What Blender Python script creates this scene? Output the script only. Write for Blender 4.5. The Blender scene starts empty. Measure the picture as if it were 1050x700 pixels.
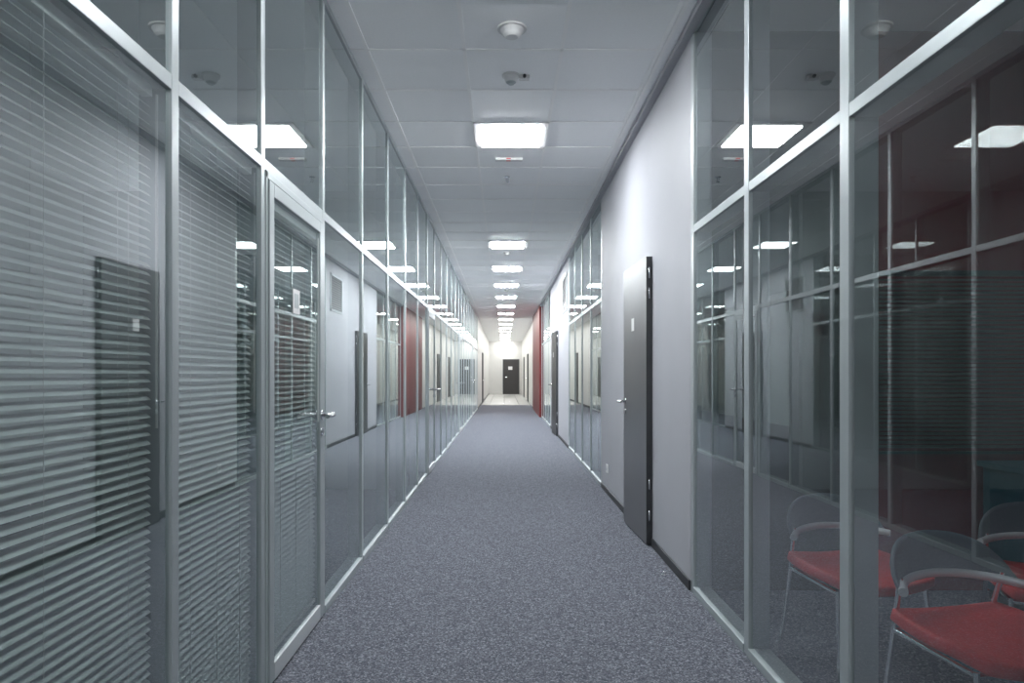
import bpy, bmesh, math, random
from mathutils import Vector, Matrix
random.seed(3)
scene = bpy.context.scene
EYE=1.26; CH=3.25; XL=-0.945; XR=1.085; REC=0.010

# ---------------- materials ----------------
def newmat(name):
    m=bpy.data.materials.new(name); m.use_nodes=True
    nt=m.node_tree; nt.nodes.clear()
    out=nt.nodes.new('ShaderNodeOutputMaterial')
    return m,nt,out
def pbr(name,col,rough=.6,metal=0.0,var=0.0,scale=8,bump=0.0,spec=.5):
    m,nt,out=newmat(name)
    b=nt.nodes.new('ShaderNodeBsdfPrincipled')
    b.inputs['Roughness'].default_value=rough; b.inputs['Metallic'].default_value=metal
    b.inputs['Specular IOR Level'].default_value=spec
    n=nt.nodes.new('ShaderNodeTexNoise'); n.inputs['Scale'].default_value=scale; n.inputs['Detail'].default_value=4
    tc=nt.nodes.new('ShaderNodeTexCoord'); nt.links.new(tc.outputs['Object'],n.inputs['Vector'])
    r=nt.nodes.new('ShaderNodeValToRGB')
    r.color_ramp.elements[0].position=.3; r.color_ramp.elements[1].position=.7
    r.color_ramp.elements[0].color=(*[c*(1-var) for c in col],1)
    r.color_ramp.elements[1].color=(*[min(1,c*(1+var)) for c in col],1)
    nt.links.new(n.outputs['Fac'],r.inputs['Fac']); nt.links.new(r.outputs['Color'],b.inputs['Base Color'])
    if bump>0:
        bp=nt.nodes.new('ShaderNodeBump'); bp.inputs['Strength'].default_value=bump; bp.inputs['Distance'].default_value=.003
        nt.links.new(n.outputs['Fac'],bp.inputs['Height']); nt.links.new(bp.outputs['Normal'],b.inputs['Normal'])
    nt.links.new(b.outputs[0],out.inputs['Surface'])
    return m
def emis(name,col,s):
    m,nt,out=newmat(name); e=nt.nodes.new('ShaderNodeEmission')
    e.inputs['Color'].default_value=(*col,1); e.inputs['Strength'].default_value=s
    nt.links.new(e.outputs[0],out.inputs['Surface']); return m
def glassmat(name,f0=.15,p=2.3,tint=(.77,.84,.835)):
    m,nt,out=newmat(name)
    lw=nt.nodes.new('ShaderNodeLayerWeight'); lw.inputs['Blend'].default_value=.5
    pw=nt.nodes.new('ShaderNodeMath'); pw.operation='POWER'; pw.inputs[1].default_value=p
    mu=nt.nodes.new('ShaderNodeMath'); mu.operation='MULTIPLY_ADD'; mu.inputs[1].default_value=1-f0; mu.inputs[2].default_value=f0
    nt.links.new(lw.outputs['Facing'],pw.inputs[0]); nt.links.new(pw.outputs[0],mu.inputs[0])
    t=nt.nodes.new('ShaderNodeBsdfTransparent'); t.inputs['Color'].default_value=(*tint,1)
    g=nt.nodes.new('ShaderNodeBsdfGlossy'); g.inputs['Roughness'].default_value=0.0; g.inputs['Color'].default_value=(.93,.97,.97,1)
    mx=nt.nodes.new('ShaderNodeMixShader')
    nt.links.new(mu.outputs[0],mx.inputs[0]); nt.links.new(t.outputs[0],mx.inputs[1]); nt.links.new(g.outputs[0],mx.inputs[2])
    nt.links.new(mx.outputs[0],out.inputs['Surface']); return m

M_glass=glassmat('partition_glass')
M_glassR=glassmat('clear_partition_glass',.095,2.6,(.90,.93,.93))
M_alu=pbr('aluminium_frame',(.40,.445,.46),.38,.3,.03,5)
M_rail=pbr('pale_threshold',(.60,.64,.65),.35,.3,.03,5)
M_wall=pbr('grey_paint',(.40,.405,.44),.6,0,.02,3,.05,.3)
M_cream=pbr('cream_paint',(.60,.60,.585),.6,0,.02,3)
M_office=pbr('office_paint',(.55,.58,.58),.8,0,.03,3)
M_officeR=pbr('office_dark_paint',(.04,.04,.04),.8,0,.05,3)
M_maroon=pbr('maroon_paint',(.15,.008,.012),.7,0,.05,3)
M_red=pbr('red_paint',(.13,.003,.006),.5,0,.05,3)
M_tile=pbr('ceiling_tile',(.955,.965,.975),.6,0,.015,60,.1)
M_tbar=pbr('ceiling_tbar',(.98,.98,.98),.5,0,.0,5)
M_dark=pbr('dark_trim',(.03,.032,.036),.5,0,.1,9)
M_doorgrey=pbr('dark_grey_laminate',(.12,.12,.127),.30,.3,.04,4)
M_black=pbr('black_door',(.02,.018,.018),.4,0,.1,5)
M_chrome=pbr('chrome',(.8,.8,.82),.15,1,.0,5)
M_satin=pbr('satin_steel',(.62,.64,.67),.4,.4,.0,5)
M_white=pbr('white_plastic',(.7,.7,.7),.4,0,.0,5)
M_blind=pbr('blind_slat',(.54,.58,.575),.45,.1,.03,5)
M_blindd=pbr('blind_slat_dimmed',(.09,.09,.09),.5,.1,.03,5)  # slat colour darkened to imitate a faint reflection
M_redseat=pbr('red_fabric',(.42,.008,.006),.7,0,.1,40)
M_shell=pbr('dark_grey_shell',(.075,.09,.11),.45,0,.05,5)
M_teal=pbr('teal_laminate',(.01,.06,.08),.5,0,.05,5)
M_lampn=emis('lamp_diffuser_unseen',(.94,.98,1.0),52)  # for the added lamps out of view
M_lamp=emis('lamp_diffuser',(.94,.98,1.0),88)
M_lampf=emis('lamp_diffuser_far',(.94,.98,1.0),130)
M_lampw=emis('lamp_diffuser_end',(1.0,.99,.96),48)
M_signred=pbr('sign_red',(.6,.05,.04),.5)
def carpet():
    m,nt,out=newmat('carpet')
    b=nt.nodes.new('ShaderNodeBsdfPrincipled'); b.inputs['Roughness'].default_value=.95; b.inputs['Specular IOR Level'].default_value=.1
    tc=nt.nodes.new('ShaderNodeTexCoord')
    v=nt.nodes.new('ShaderNodeTexVoronoi'); v.inputs['Scale'].default_value=150
    nt.links.new(tc.outputs['Object'],v.inputs['Vector'])
    sp=nt.nodes.new('ShaderNodeSeparateColor'); nt.links.new(v.outputs['Color'],sp.inputs[0])
    r=nt.nodes.new('ShaderNodeValToRGB')
    e=r.color_ramp.elements; e[0].position=0; e[0].color=(.055,.059,.074,1); e[1].position=1; e[1].color=(.29,.30,.34,1)
    k=e.new(.45); k.color=(.106,.113,.138,1); k=e.new(.82); k.color=(.158,.166,.195,1)
    nt.links.new(sp.outputs[0],r.inputs['Fac'])
    n2=nt.nodes.new('ShaderNodeTexNoise'); n2.inputs['Scale'].default_value=25; n2.inputs['Detail'].default_value=5
    nt.links.new(tc.outputs['Object'],n2.inputs['Vector'])
    r2=nt.nodes.new('ShaderNodeValToRGB'); e=r2.color_ramp.elements; e[0].position=.35;e[0].color=(.86,.86,.86,1);e[1].position=.65;e[1].color=(1.0,1.0,1.0,1)
    nt.links.new(n2.outputs['Fac'],r2.inputs['Fac'])
    mx=nt.nodes.new('ShaderNodeMix'); mx.data_type='RGBA'; mx.blend_type='MULTIPLY'; mx.inputs[0].default_value=1
    nt.links.new(r.outputs['Color'],mx.inputs[6]); nt.links.new(r2.outputs['Color'],mx.inputs[7])
    nt.links.new(mx.outputs[2],b.inputs['Base Color'])
    bp=nt.nodes.new('ShaderNodeBump'); bp.inputs['Strength'].default_value=.25; bp.inputs['Distance'].default_value=.003
    nt.links.new(sp.outputs[0],bp.inputs['Height']); nt.links.new(bp.outputs['Normal'],b.inputs['Normal'])
    nt.links.new(b.outputs[0],out.inputs['Surface']); return m
M_carpet=carpet()
def floortile():
    m,nt,out=newmat('porcelain_tile')
    b=nt.nodes.new('ShaderNodeBsdfPrincipled'); b.inputs['Roughness'].default_value=.25
    tc=nt.nodes.new('ShaderNodeTexCoord')
    n=nt.nodes.new('ShaderNodeTexBrick'); n.offset=0; n.inputs['Scale'].default_value=1; n.inputs['Brick Width'].default_value=.6; n.inputs['Row Height'].default_value=.6
    n.inputs['Mortar Size'].default_value=.006
    n.inputs['Color1'].default_value=(.50,.50,.49,1); n.inputs['Color2'].default_value=(.45,.45,.44,1); n.inputs['Mortar'].default_value=(.2,.2,.2,1)
    nt.links.new(tc.outputs['Object'],n.inputs['Vector']); nt.links.new(n.outputs['Color'],b.inputs['Base Color'])
    nt.links.new(b.outputs[0],out.inputs['Surface']); return m
M_ftile=floortile()

# ---------------- mesh builder ----------------
class MB:
    def __init__(s): s.bm=bmesh.new()
    def box(s,x0,x1,y0,y1,z0,z1):
        x0,x1=sorted((x0,x1)); y0,y1=sorted((y0,y1)); z0,z1=sorted((z0,z1))
        v=[s.bm.verts.new(p) for p in [(x0,y0,z0),(x1,y0,z0),(x1,y1,z0),(x0,y1,z0),(x0,y0,z1),(x1,y0,z1),(x1,y1,z1),(x0,y1,z1)]]
        for f in [(3,2,1,0),(4,5,6,7),(0,1,5,4),(1,2,6,5),(2,3,7,6),(3,0,4,7)]: s.bm.faces.new([v[i] for i in f])
        return s
    def quad(s,*pts):
        s.bm.faces.new([s.bm.verts.new(p) for p in pts]); return s
    def cyl(s,a,b,r,r2=None,seg=20):
        a=Vector(a); b=Vector(b); d=b-a
        q=d.to_track_quat('Z','Y').to_matrix().to_4x4()
        bmesh.ops.create_cone(s.bm,cap_ends=True,segments=seg,radius1=r,radius2=r if r2 is None else r2,depth=d.length,matrix=Matrix.Translation((a+b)/2)@q)
        return s
    def sph(s,c,r,sc=(1,1,1)):
        bmesh.ops.create_uvsphere(s.bm,u_segments=16,v_segments=10,radius=r,matrix=Matrix.Translation(c)@Matrix.Diagonal((*sc,1))); return s
    def tube(s,pts,r,seg=10):
        for i in range(len(pts)-1): s.cyl(pts[i],pts[i+1],r,seg=seg)
        for p in pts[1:-1]: s.sph(p,r)
        return s
    def done(s,name,mat,parent=None,bevel=0,smooth=False):
        me=bpy.data.meshes.new(name); s.bm.to_mesh(me); s.bm.free()
        me.materials.append(mat)
        o=bpy.data.objects.new(name,me); scene.collection.objects.link(o)
        if parent: o.parent=parent
        if smooth:
            for p in me.polygons: p.use_smooth = len(p.vertices)<=4
        if bevel:
            b=o.modifiers.new('bevel','BEVEL'); b.width=bevel; b.segments=2; b.limit_method='ANGLE'
        return o
def curve(name,chains,r,mat,parent):
    cu=bpy.data.curves.new(name,'CURVE'); cu.dimensions='3D'; cu.bevel_depth=r; cu.bevel_resolution=4; cu.use_fill_caps=True
    for pts in chains:
        sp=cu.splines.new('BEZIER'); sp.bezier_points.add(len(pts)-1)
        for b,p in zip(sp.bezier_points,pts):
            b.co=p; b.handle_left_type=b.handle_right_type='AUTO'
    cu.materials.append(mat)
    o=bpy.data.objects.new(name,cu); scene.collection.objects.link(o); o.parent=parent; return o
def empty(name,loc=(0,0,0),rotz=0):
    e=bpy.data.objects.new(name,None); e.location=loc; e.rotation_euler=(0,0,rotz); scene.collection.objects.link(e); return e

# ---------------- shell ----------------
Y0=-5.0; YE=42.0
OL=-4.6; OR=4.6
MB().box(OL,OR,Y0,27.6,-.1,0).done('floor',M_carpet)
MB().box(OL,OR,27.6,YE,-.1,0).done('floor_tiled',M_ftile)
ceil=MB().box(OL,OR,Y0,YE,CH,CH+.1).done('ceiling',M_tile)
g=MB()
ZB=CH-.006
xs=[-.842,-.245,.353,.95]
for x in xs: g.box(x-.011,x+.011,Y0,YE,ZB,CH+.01)
y=4.19-.6*15
while y<YE:
    if y>Y0: g.box(XL,.95,y-.011,y+.011,ZB,CH+.01)
    y+=.6
g.done('trim_1',M_tbar)
MB().box(1.035,XR,Y0,24.4,CH-.04,CH).done('trim_2',M_wall)
MB().box(.965,.985,Y0,24.4,CH-.012,CH).done('trim_3',M_tbar)
MB().box(OL,OR,Y0-.1,Y0,0,CH).done('wall_back',M_wall)
MB().box(OL,OR,YE,YE+.1,0,CH).done('wall_front',M_cream)
MB().box(OL-.1,OL,Y0,YE,0,CH).done('wall_office_left',M_office)
MB().box(OR,OR+.1,Y0,YE,0,CH).done('wall_office_right',M_maroon)
MB().box(OL,XL-.12,7.45,7.55,0,CH).box(OL,XL-.12,24.35,24.45,0,CH).done('wall_office_divider',M_office)
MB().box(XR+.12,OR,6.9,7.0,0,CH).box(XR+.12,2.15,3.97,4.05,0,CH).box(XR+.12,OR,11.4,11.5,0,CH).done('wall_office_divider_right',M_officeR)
MB().box(2.15,OR,3.97,4.05,0,CH).done('wall_office_accent',M_maroon)
MB().box(XL-.12,XL,24.33,YE,0,CH).done('wall_left',M_cream)
D1=(5.0,5.80); D2=(13.7,14.6); DH=2.12
w=MB()
w.box(XR,XR+.12,3.965,D1[0],0,CH).box(XR,XR+.12,D1[1],7.6,0,CH).box(XR,XR+.12,D1[0],D1[1],DH,CH)
w.box(XR,XR+.12,11.5,D2[0],0,CH).box(XR,XR+.12,D2[1],16.0,0,CH).box(XR,XR+.12,D2[0],D2[1],DH,CH)
w.done('wall_right',M_wall)
MB().box(1.02,XR+.12,19.8,24.4,0,CH).done('wall_right_red',M_red)
MB().box(XR,XR+.12,24.4,YE,0,CH).done('wall_right_end',M_cream)
bb=MB()
for a,b in ((3.97,D1[0]-.02),(D1[1]+.02,7.57),(11.53,D2[0]-.02),(D2[1]+.02,15.97)): bb.box(XR-.012,XR,a,b,0,.06)
bb.done('baseboard_right',M_dark,bevel=.002)
MB().box(XL,XL+.012,24.4,YE,0,.07).done('baseboard_left',M_dark)

# ---------------- glazed partitions ----------------
TR0,TR1=2.068,2.112
def partition(s,X,cuts,doors,hw=.021,gm=None):
    root=empty('glass_partition')
    fr=MB(); gl=MB()
    xi=X+s*.095; xg=X+s*REC
    for c in cuts: fr.box(X,xi,c-hw,c+hw,0,CH)
    for i in range(len(cuts)-1):
        p,q=cuts[i]+hw,cuts[i+1]-hw
        fr.box(X+s*.001,xi,p,q,TR0,TR1)
        fr.box(X+s*.001,xi,p,q,CH-.035,CH)
        gl.quad((xg,p,TR1),(xg,q,TR1),(xg,q,CH-.035),(xg,p,CH-.035))
        if i not in doors:
            fr.box(X-s*.004,xi,p,q,0,.04)
            gl.quad((xg,p,.04),(xg,q,.04),(xg,q,TR0),(xg,p,TR0))
    fr.done('frame',M_alu,root,bevel=.002)
    gl.done('glass_panes',gm or M_glass,root)
    return root
Lc=[-4.04,-3.04,-2.04,-1.04,-.04,.96,1.963,2.678,3.576,4.56,5.56,6.55,7.5,8.4,9.3]
Lc+= [10.3,11.3,12.3,13.3,14.3,15.2,16.2,17.2,18.2,19.2,20.2,21.1,22.2,23.3,24.3]
Ld=[7,13,19,25]
HW=.021
partition(-1,XL,Lc,Ld,HW)
partition(1,XR,[3.94-.88*i for i in range(10)][::-1],[],.029,M_glassR)
partition(1,XR,[7.625,8.6,9.57,10.54,11.475],[])
partition(1,XR,[16.025,16.97,17.9,18.83,19.775],[])

def lever(parent,x,y,z,nx,dy,name='handle'):
    m=MB()
    m.cyl((x,y,z),(x+nx*.008,y,z),.026)
    m.cyl((x,y,z),(x+nx*.065,y,z),.011)
    m.tube([(x+nx*.06,y-dy*.006,z),(x+nx*.065,y+dy*.04,z),(x+nx*.060,y+dy*.125,z)],.0115)
    m.cyl((x,y,z-.085),(x+nx*.006,y,z-.085),.022)
    m.done(name,M_chrome,parent,smooth=True)

nd=1
def slats(m,xc,y0,y1,z0,z1,s,pitch=.0245,wd=.026,ang=36):
    n=int((z1-z0)/pitch); a=math.radians(ang)
    for i in range(n):
        z=z0+(i+.5)*pitch
        pts=[]
        for t in (-1,-.35,.35,1):
            u=t*wd/2; bow=.0022*(1-t*t)
            pts.append((xc+s*(u*math.cos(a)-bow*math.sin(a)), z+u*math.sin(a)+bow*math.cos(a)))
        vs=[(m.bm.verts.new((p[0],y0,p[1])),m.bm.verts.new((p[0],y1,p[1]))) for p in pts]
        for j in range(3): m.bm.faces.new((vs[j][0],vs[j][1],vs[j+1][1],vs[j+1][0]))
def blind(y0,y1,z0,z1,xc=XL-.045,parent=None,name='venetian_blind',mat=None,rail=None):
    e=empty(name) if parent is None else parent
    m=MB(); slats(m,xc,y0,y1,z0+.03,z1-.035,-1); m.done('slats',mat or M_blind,e,smooth=True)
    r=MB(); r.box(xc-.014,xc+.014,y0,y1,z1-.03,z1).box(xc-.012,xc+.012,y0,y1,z0,z0+.014)
    for f in ((y0+.12),(y0+y1)/2,(y1-.12)):
        r.cyl((xc+.014,f,z0+.01),(xc+.014,f,z1-.02),.0009,seg=6)
        r.cyl((xc-.014,f,z0+.01),(xc-.014,f,z1-.02),.0009,seg=6)
    r.cyl((xc+.02,y1+.012,z1-.02),(xc+.02,y1+.012,z1-.95),.004,seg=8)
    r.done('rails_and_wand',rail or M_white,e)
def glazed_door(y0,y1,withblind):
    global nd
    e=empty('door_%d'%nd); nd+=1
    a,b=y0+HW,y1-HW
    f=MB()
    f.box(XL+.004,XL-.09,a,a+.022,0,TR0).box(XL+.004,XL-.09,b-.022,b,0,TR0).box(XL+.004,XL-.09,a,b,TR0-.03,TR0)
    f.done('door_frame',M_alu,e,bevel=.003)
    l=MB(); a2,b2=a+.026,b-.026; zt=TR0-.035
    x0,x1=XL+.010,XL-.035
    st=.055
    l.box(x0,x1,a2,a2+st,.012,zt).box(x0,x1,b2-st,b2,.012,zt).box(x0,x1,a2+st,b2-st,zt-st,zt)
    l.done('leaf',M_alu,e,bevel=.003)
    MB().box(x0+.001,x1,a2+st,b2-st,.012,.085).done('bottom_rail',M_rail,e,bevel=.003)
    xg=XL+.001
    MB().quad((xg,a2+st,.085),(xg,b2-st,.085),(xg,b2-st,zt-st),(xg,a2+st,zt-st)).done('glass',M_glass,e)
    lever(e,x0,b2-.03,1.05,1,-1,'handle_outside'); lever(e,x1,b2-.03,1.05,-1,-1,'handle_inside')
    if withblind:
        blind(a2+st+.005,b2-st-.018,.11,zt-st-.01,xc=XL-.022,parent=e)
        MB().box(xg+.002,xg+.004,a2+st+.26,a2+st+.36,1.53,1.64).done('door_sign',M_white,e)
        MB().box(xg+.004,xg+.005,a2+st+.28,a2+st+.34,1.555,1.62).done('door_sign_mark',M_alu,e)
for i in Ld: glazed_door(Lc[i],Lc[i+1],i==7)
for i in (3,4,5,6):
    blind(Lc[i]+.04,Lc[i+1]-(.07 if i==5 else .04),.05,TR0-.01)
be=empty('venetian_blind',(2.62,3.92,0),math.radians(-90))  # added blind, stands in for blinds mirrored in the glass
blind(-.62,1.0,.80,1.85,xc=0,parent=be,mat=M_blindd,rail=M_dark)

# ---------------- solid doors ----------------
def solid_door(D,ang,mat,n):
    e=empty('door_%d'%n)
    f=MB()
    f.box(XR-.004,XR+.12,D[0]-.0,D[0]+.02,0,DH).box(XR-.004,XR+.12,D[1]-.02,D[1],0,DH).box(XR-.004,XR+.12,D[0]+.02,D[1]-.02,DH-.02,DH)
    f.done('door_frame',M_dark,e)
    W=D[1]-D[0]-.01
    p=empty('leaf_pivot',(XR-.002,D[0]+.005,0),math.radians(ang)); p.parent=e
    MB().box(-.042,-.002,0,W,.01,DH-.0).done('leaf',mat,p,bevel=.002)
    MB().box(-.041,-.001,-.003,.0,.012,DH-.002).done('leaf_edge',M_dark,p)
    lever(p,-.042,W-.06,1.03,-1,-1,'handle')
    MB().box(-.0435,-.042,W*.50,W*.50+.09,1.60,1.70).done('door_sign',M_white,p)
    h=MB()
    for z in (.22,.45,1.85,2.0): h.cyl((-.022,-.008,z-.04),(-.022,-.008,z+.04),.006)
    h.done('hinges',M_chrome,p,smooth=True)
solid_door(D1,2.0,M_doorgrey,10)
solid_door(D2,2.0,M_black,11)
def flat_door_x(X,s,y0,y1,n,mat=M_black):
    e=empty('door_%d'%n)
    MB().box(X,X+s*.03,y0,y1,.005,2.1).done('leaf',mat,e,bevel=.003)
    MB().box(X,X+s*.04,y0-.05,y0,0,2.15).box(X,X+s*.04,y1,y1+.05,0,2.15).box(X,X+s*.04,y0,y1,2.1,2.15).done('door_frame',M_dark,e)
    lever(e,X+s*.03,y1-.08,1.05,s,-1)
flat_door_x(XL,1,29,29.9,12); flat_door_x(XR,-1,30.5,31.4,13)
flat_door_x(XR,-1,36.5,37.4,14)
e=empty('door_15')
MB().box(-.02,.86,YE-.04,YE,.005,2.08).done('leaf',M_black,e,bevel=.003)
MB().box(-.09,-.02,YE-.05,YE,0,2.15).box(.86,.93,YE-.05,YE,0,2.15).box(-.02,.86,YE-.05,YE,2.08,2.15).done('door_frame',M_dark,e)
MB().box(.25,.50,YE-.045,YE-.04,1.50,1.70).done('door_sign',M_white,e)
MB().cyl((.06,YE-.04,1.05),(.06,YE-.09,1.05),.012).cyl((.06,YE-.09,1.05),(.19,YE-.09,1.05),.012).done('handle',M_chrome,e)

# ---------------- ceiling lamps ----------------
ks=[-14,-8,-2,2,10]+list(range(14,64,4))  # negative steps: unseen lamps added to give more light near the camera
for k in ks:
    y0=4.19+.6*k
    if y0+.6>YE: break
    e=empty('ceiling_lamp')
    x0,x1=-.245,.353
    f=MB(); t=.055
    z0=CH-.014
    f.box(x0,x1,y0,y0+t,z0,CH).box(x0,x1,y0+.6-t,y0+.6,z0,CH).box(x0,x0+t,y0+t,y0+.6-t,z0,CH).box(x1-t,x1,y0+t,y0+.6-t,z0,CH)
    f.done('housing',M_white,e)
    lm=M_lampn if y0<4 else M_lamp if y0<8 else M_lampf if y0<21 else M_lampw
    MB().box(x0+t,x1-t,y0+t,y0+.6-t,z0-.010,CH-.002).done('diffuser',lm,e,bevel=.004)

m=MB().cyl((.045,3.93,CH-.012),(.045,3.93,CH),.085,seg=40).cyl((.045,3.93,CH-.045),(.045,3.93,CH-.012),.05,.07,seg=40).cyl((.045,3.93,CH-.055),(.045,3.93,CH-.045),.035,.05,seg=40)
m.done('smoke_detector',M_white,smooth=False,bevel=.003)
e=empty('smoke_detector')
MB().cyl((.045,4.55,CH-.012),(.045,4.55,CH),.06,seg=40).cyl((.045,4.55,CH-.05),(.045,4.55,CH-.012),.035,.05,seg=40).done('body',M_white,e,bevel=.003)
MB().cyl((.045,4.55,CH-.062),(.045,4.55,CH-.05),.02,.034,seg=30).done('sensor',M_alu,e)
MB().box(.10,.17,4.53,4.58,CH-.03,CH-.003).done('side_box',M_white,e,bevel=.006)
MB().cyl((.135,4.53,CH-.018),(.135,4.515,CH-.018),.011).done('indicator',M_dark,e)
e=empty('exit_sign')
MB().box(-.08,.17,6.28,6.34,CH-.022,CH).done('panel',M_white,e,bevel=.003)
MB().box(.02,.06,6.30,6.325,CH-.023,CH-.022).box(.02,.06,6.279,6.28,CH-.016,CH-.006).done('arrow',M_signred,e)
m=MB().cyl((.03,6.9,CH-.006),(.03,6.9,CH),.03).cyl((.03,6.9,CH-.05),(.03,6.9,CH),.009).cyl((.03,6.9,CH-.056),(.03,6.9,CH-.052),.02)
m.cyl((.018,6.9,CH-.052),(.018,6.9,CH-.01),.003).cyl((.042,6.9,CH-.052),(.042,6.9,CH-.01),.003)
m.done('fire_sprinkler',M_chrome)
for yy in (11.2,16.2,22.2):
    MB().cyl((.05,yy,CH-.012),(.05,yy,CH),.06,seg=30).cyl((.05,yy,CH-.045),(.05,yy,CH-.012),.035,.05,seg=30).done('smoke_detector',M_white)

e=empty('vent_grille')
f=MB(); y0,y1,z0,z1=11.75,12.6,2.35,3.0
f.box(XR-.015,XR,y0,y0+.04,z0,z1).box(XR-.015,XR,y1-.04,y1,z0,z1).box(XR-.015,XR,y0,y1,z0,z0+.04).box(XR-.015,XR,y0,y1,z1-.04,z1)
f.done('frame',M_alu,e)
f=MB()
for i in range(14):
    z=z0+.06+i*.04; f.quad((XR-.012,y0+.04,z),(XR-.012,y1-.04,z),(XR-.002,y1-.04,z+.025),(XR-.002,y0+.04,z+.025))
f.done('louvres',M_doorgrey,e); MB().box(XR-.002,XR,y0+.04,y1-.04,z0+.04,z1-.04).done('duct_back',M_dark,e)
e=empty('wall_outlet')
MB().box(XR-.01,XR,7.12,7.21,.22,.31).done('plate',M_white,e,bevel=.004)
MB().cyl((XR-.0115,7.165,.265),(XR-.009,7.165,.265),.022).done('socket',M_alu,e)
MB().cyl((1.0,4.26,0),(1.0,4.26,.010),.018).cyl((1.0,4.26,.010),(1.0,4.26,.026),.010,.013).done('door_stop',M_chrome,bevel=.002)

# ---------------- chairs ----------------
def chair(x,y,rot):
    e=empty('visitor_chair',(x,y,0),rot)   # faces -Y locally
    bm=MB()
    nu,nv=20,8; grid=[]
    for j in range(nv+1):
        v=j/nv; row=[]
        for i in range(nu+1):
            u=i/nu*2-1
            a=u*1.2
            X=.255*math.sin(a); Y=.0+.20*math.cos(a)+.035*v
            zt=.565-.02*abs(u)+.13*v*(1-abs(u)**3) + .01*v
            row.append(bm.bm.verts.new((X,Y,zt)))
        grid.append(row)
    for j in range(nv):
        for i in range(nu): bm.bm.faces.new((grid[j][i],grid[j][i+1],grid[j+1][i+1],grid[j+1][i]))
    rim=[tuple(v.co) for v in grid[0]][::4]
    o=bm.done('backrest',M_shell,e,smooth=True); sm=o.modifiers.new('s','SOLIDIFY'); sm.thickness=.014
    bm=MB(); grid=[]
    for j in range(11):
        row=[]
        for i in range(13):
            u=i/12*2-1; v=j/10*2-1
            px=.235*u*math.sqrt(1-v*v*.25); py=-.03+.225*v*math.sqrt(1-u*u*.25)
            row.append(bm.bm.verts.new((px,py,.435+.02*u*u-.02*max(0,-v)**3+.012*max(0,v))))
        grid.append(row)
    for j in range(10):
        for i in range(12): bm.bm.faces.new((grid[j][i],grid[j][i+1],grid[j+1][i+1],grid[j+1][i]))
    o=bm.done('seat',M_redseat,e,smooth=True); sm=o.modifiers.new('s','SOLIDIFY'); sm.thickness=.045; sm.offset=-1
    b=o.modifiers.new('b','BEVEL'); b.width=.012; b.segments=3
    curve('chrome_rim',[rim],.015,M_satin,e)
    curve('chrome_frame',[[(-.22,-.21,0),(-.20,-.17,.385)],[(.22,-.21,0),(.20,-.17,.385)],
        [(-.21,.22,0),(-.19,.17,.39),(-.20,.13,.575)],[(.21,.22,0),(.19,.17,.39),(.20,.13,.575)],
        [(-.20,-.17,.375),(.0,-.17,.37),(.20,-.17,.375)],[(-.19,.17,.385),(0,.17,.38),(.19,.17,.385)],[(-.2,-.17,.375),(-.19,.17,.385)],[(.2,-.17,.375),(.19,.17,.385)]],.009,M_chrome,e)
chair(1.55,2.20,math.radians(10))
chair(1.51,2.95,math.radians(10))
chair(2.22,2.75,math.radians(-20))
e=empty('storage_cabinet')
MB().box(2.7,4.2,3.45,3.85,.06,.74).done('body',M_teal,e,bevel=.004)
MB().box(2.67,4.23,3.42,3.86,.74,.77).done('top',M_teal,e,bevel=.004)
MB().box(2.73,4.17,3.48,3.84,0,.06).done('plinth',M_dark,e)
h=MB()
for x in (2.72,3.21,3.70): h.box(x,x+.47,3.435,3.45,.08,.73)
h.done('cabinet_doors',M_teal,e,bevel=.004)
h=MB()
for x in (3.13,3.62,4.11): h.cyl((x,3.42,.45),(x,3.42,.6),.006).cyl((x,3.42,.46),(x,3.436,.46),.005).cyl((x,3.42,.59),(x,3.436,.59),.005)
h.done('handles',M_chrome,e)

# ---------------- world, camera ----------------
w=bpy.data.worlds.new('World'); scene.world=w; w.use_nodes=True
w.node_tree.nodes['Background'].inputs['Color'].default_value=(.5,.55,.6,1)
w.node_tree.nodes['Background'].inputs['Strength'].default_value=.3
cam=bpy.data.cameras.new('camera'); co=bpy.data.objects.new('camera',cam); scene.collection.objects.link(co)
co.location=(0,0,EYE); co.rotation_euler=(math.radians(90),0,0)
cam.lens=24; cam.sensor_width=36; cam.shift_x=8/1050; cam.shift_y=33/1050; cam.clip_start=.02
scene.camera=co
scene.view_settings.view_transform='Standard'
scene.view_settings.exposure=0.12
scene.view_settings.gamma=1.05
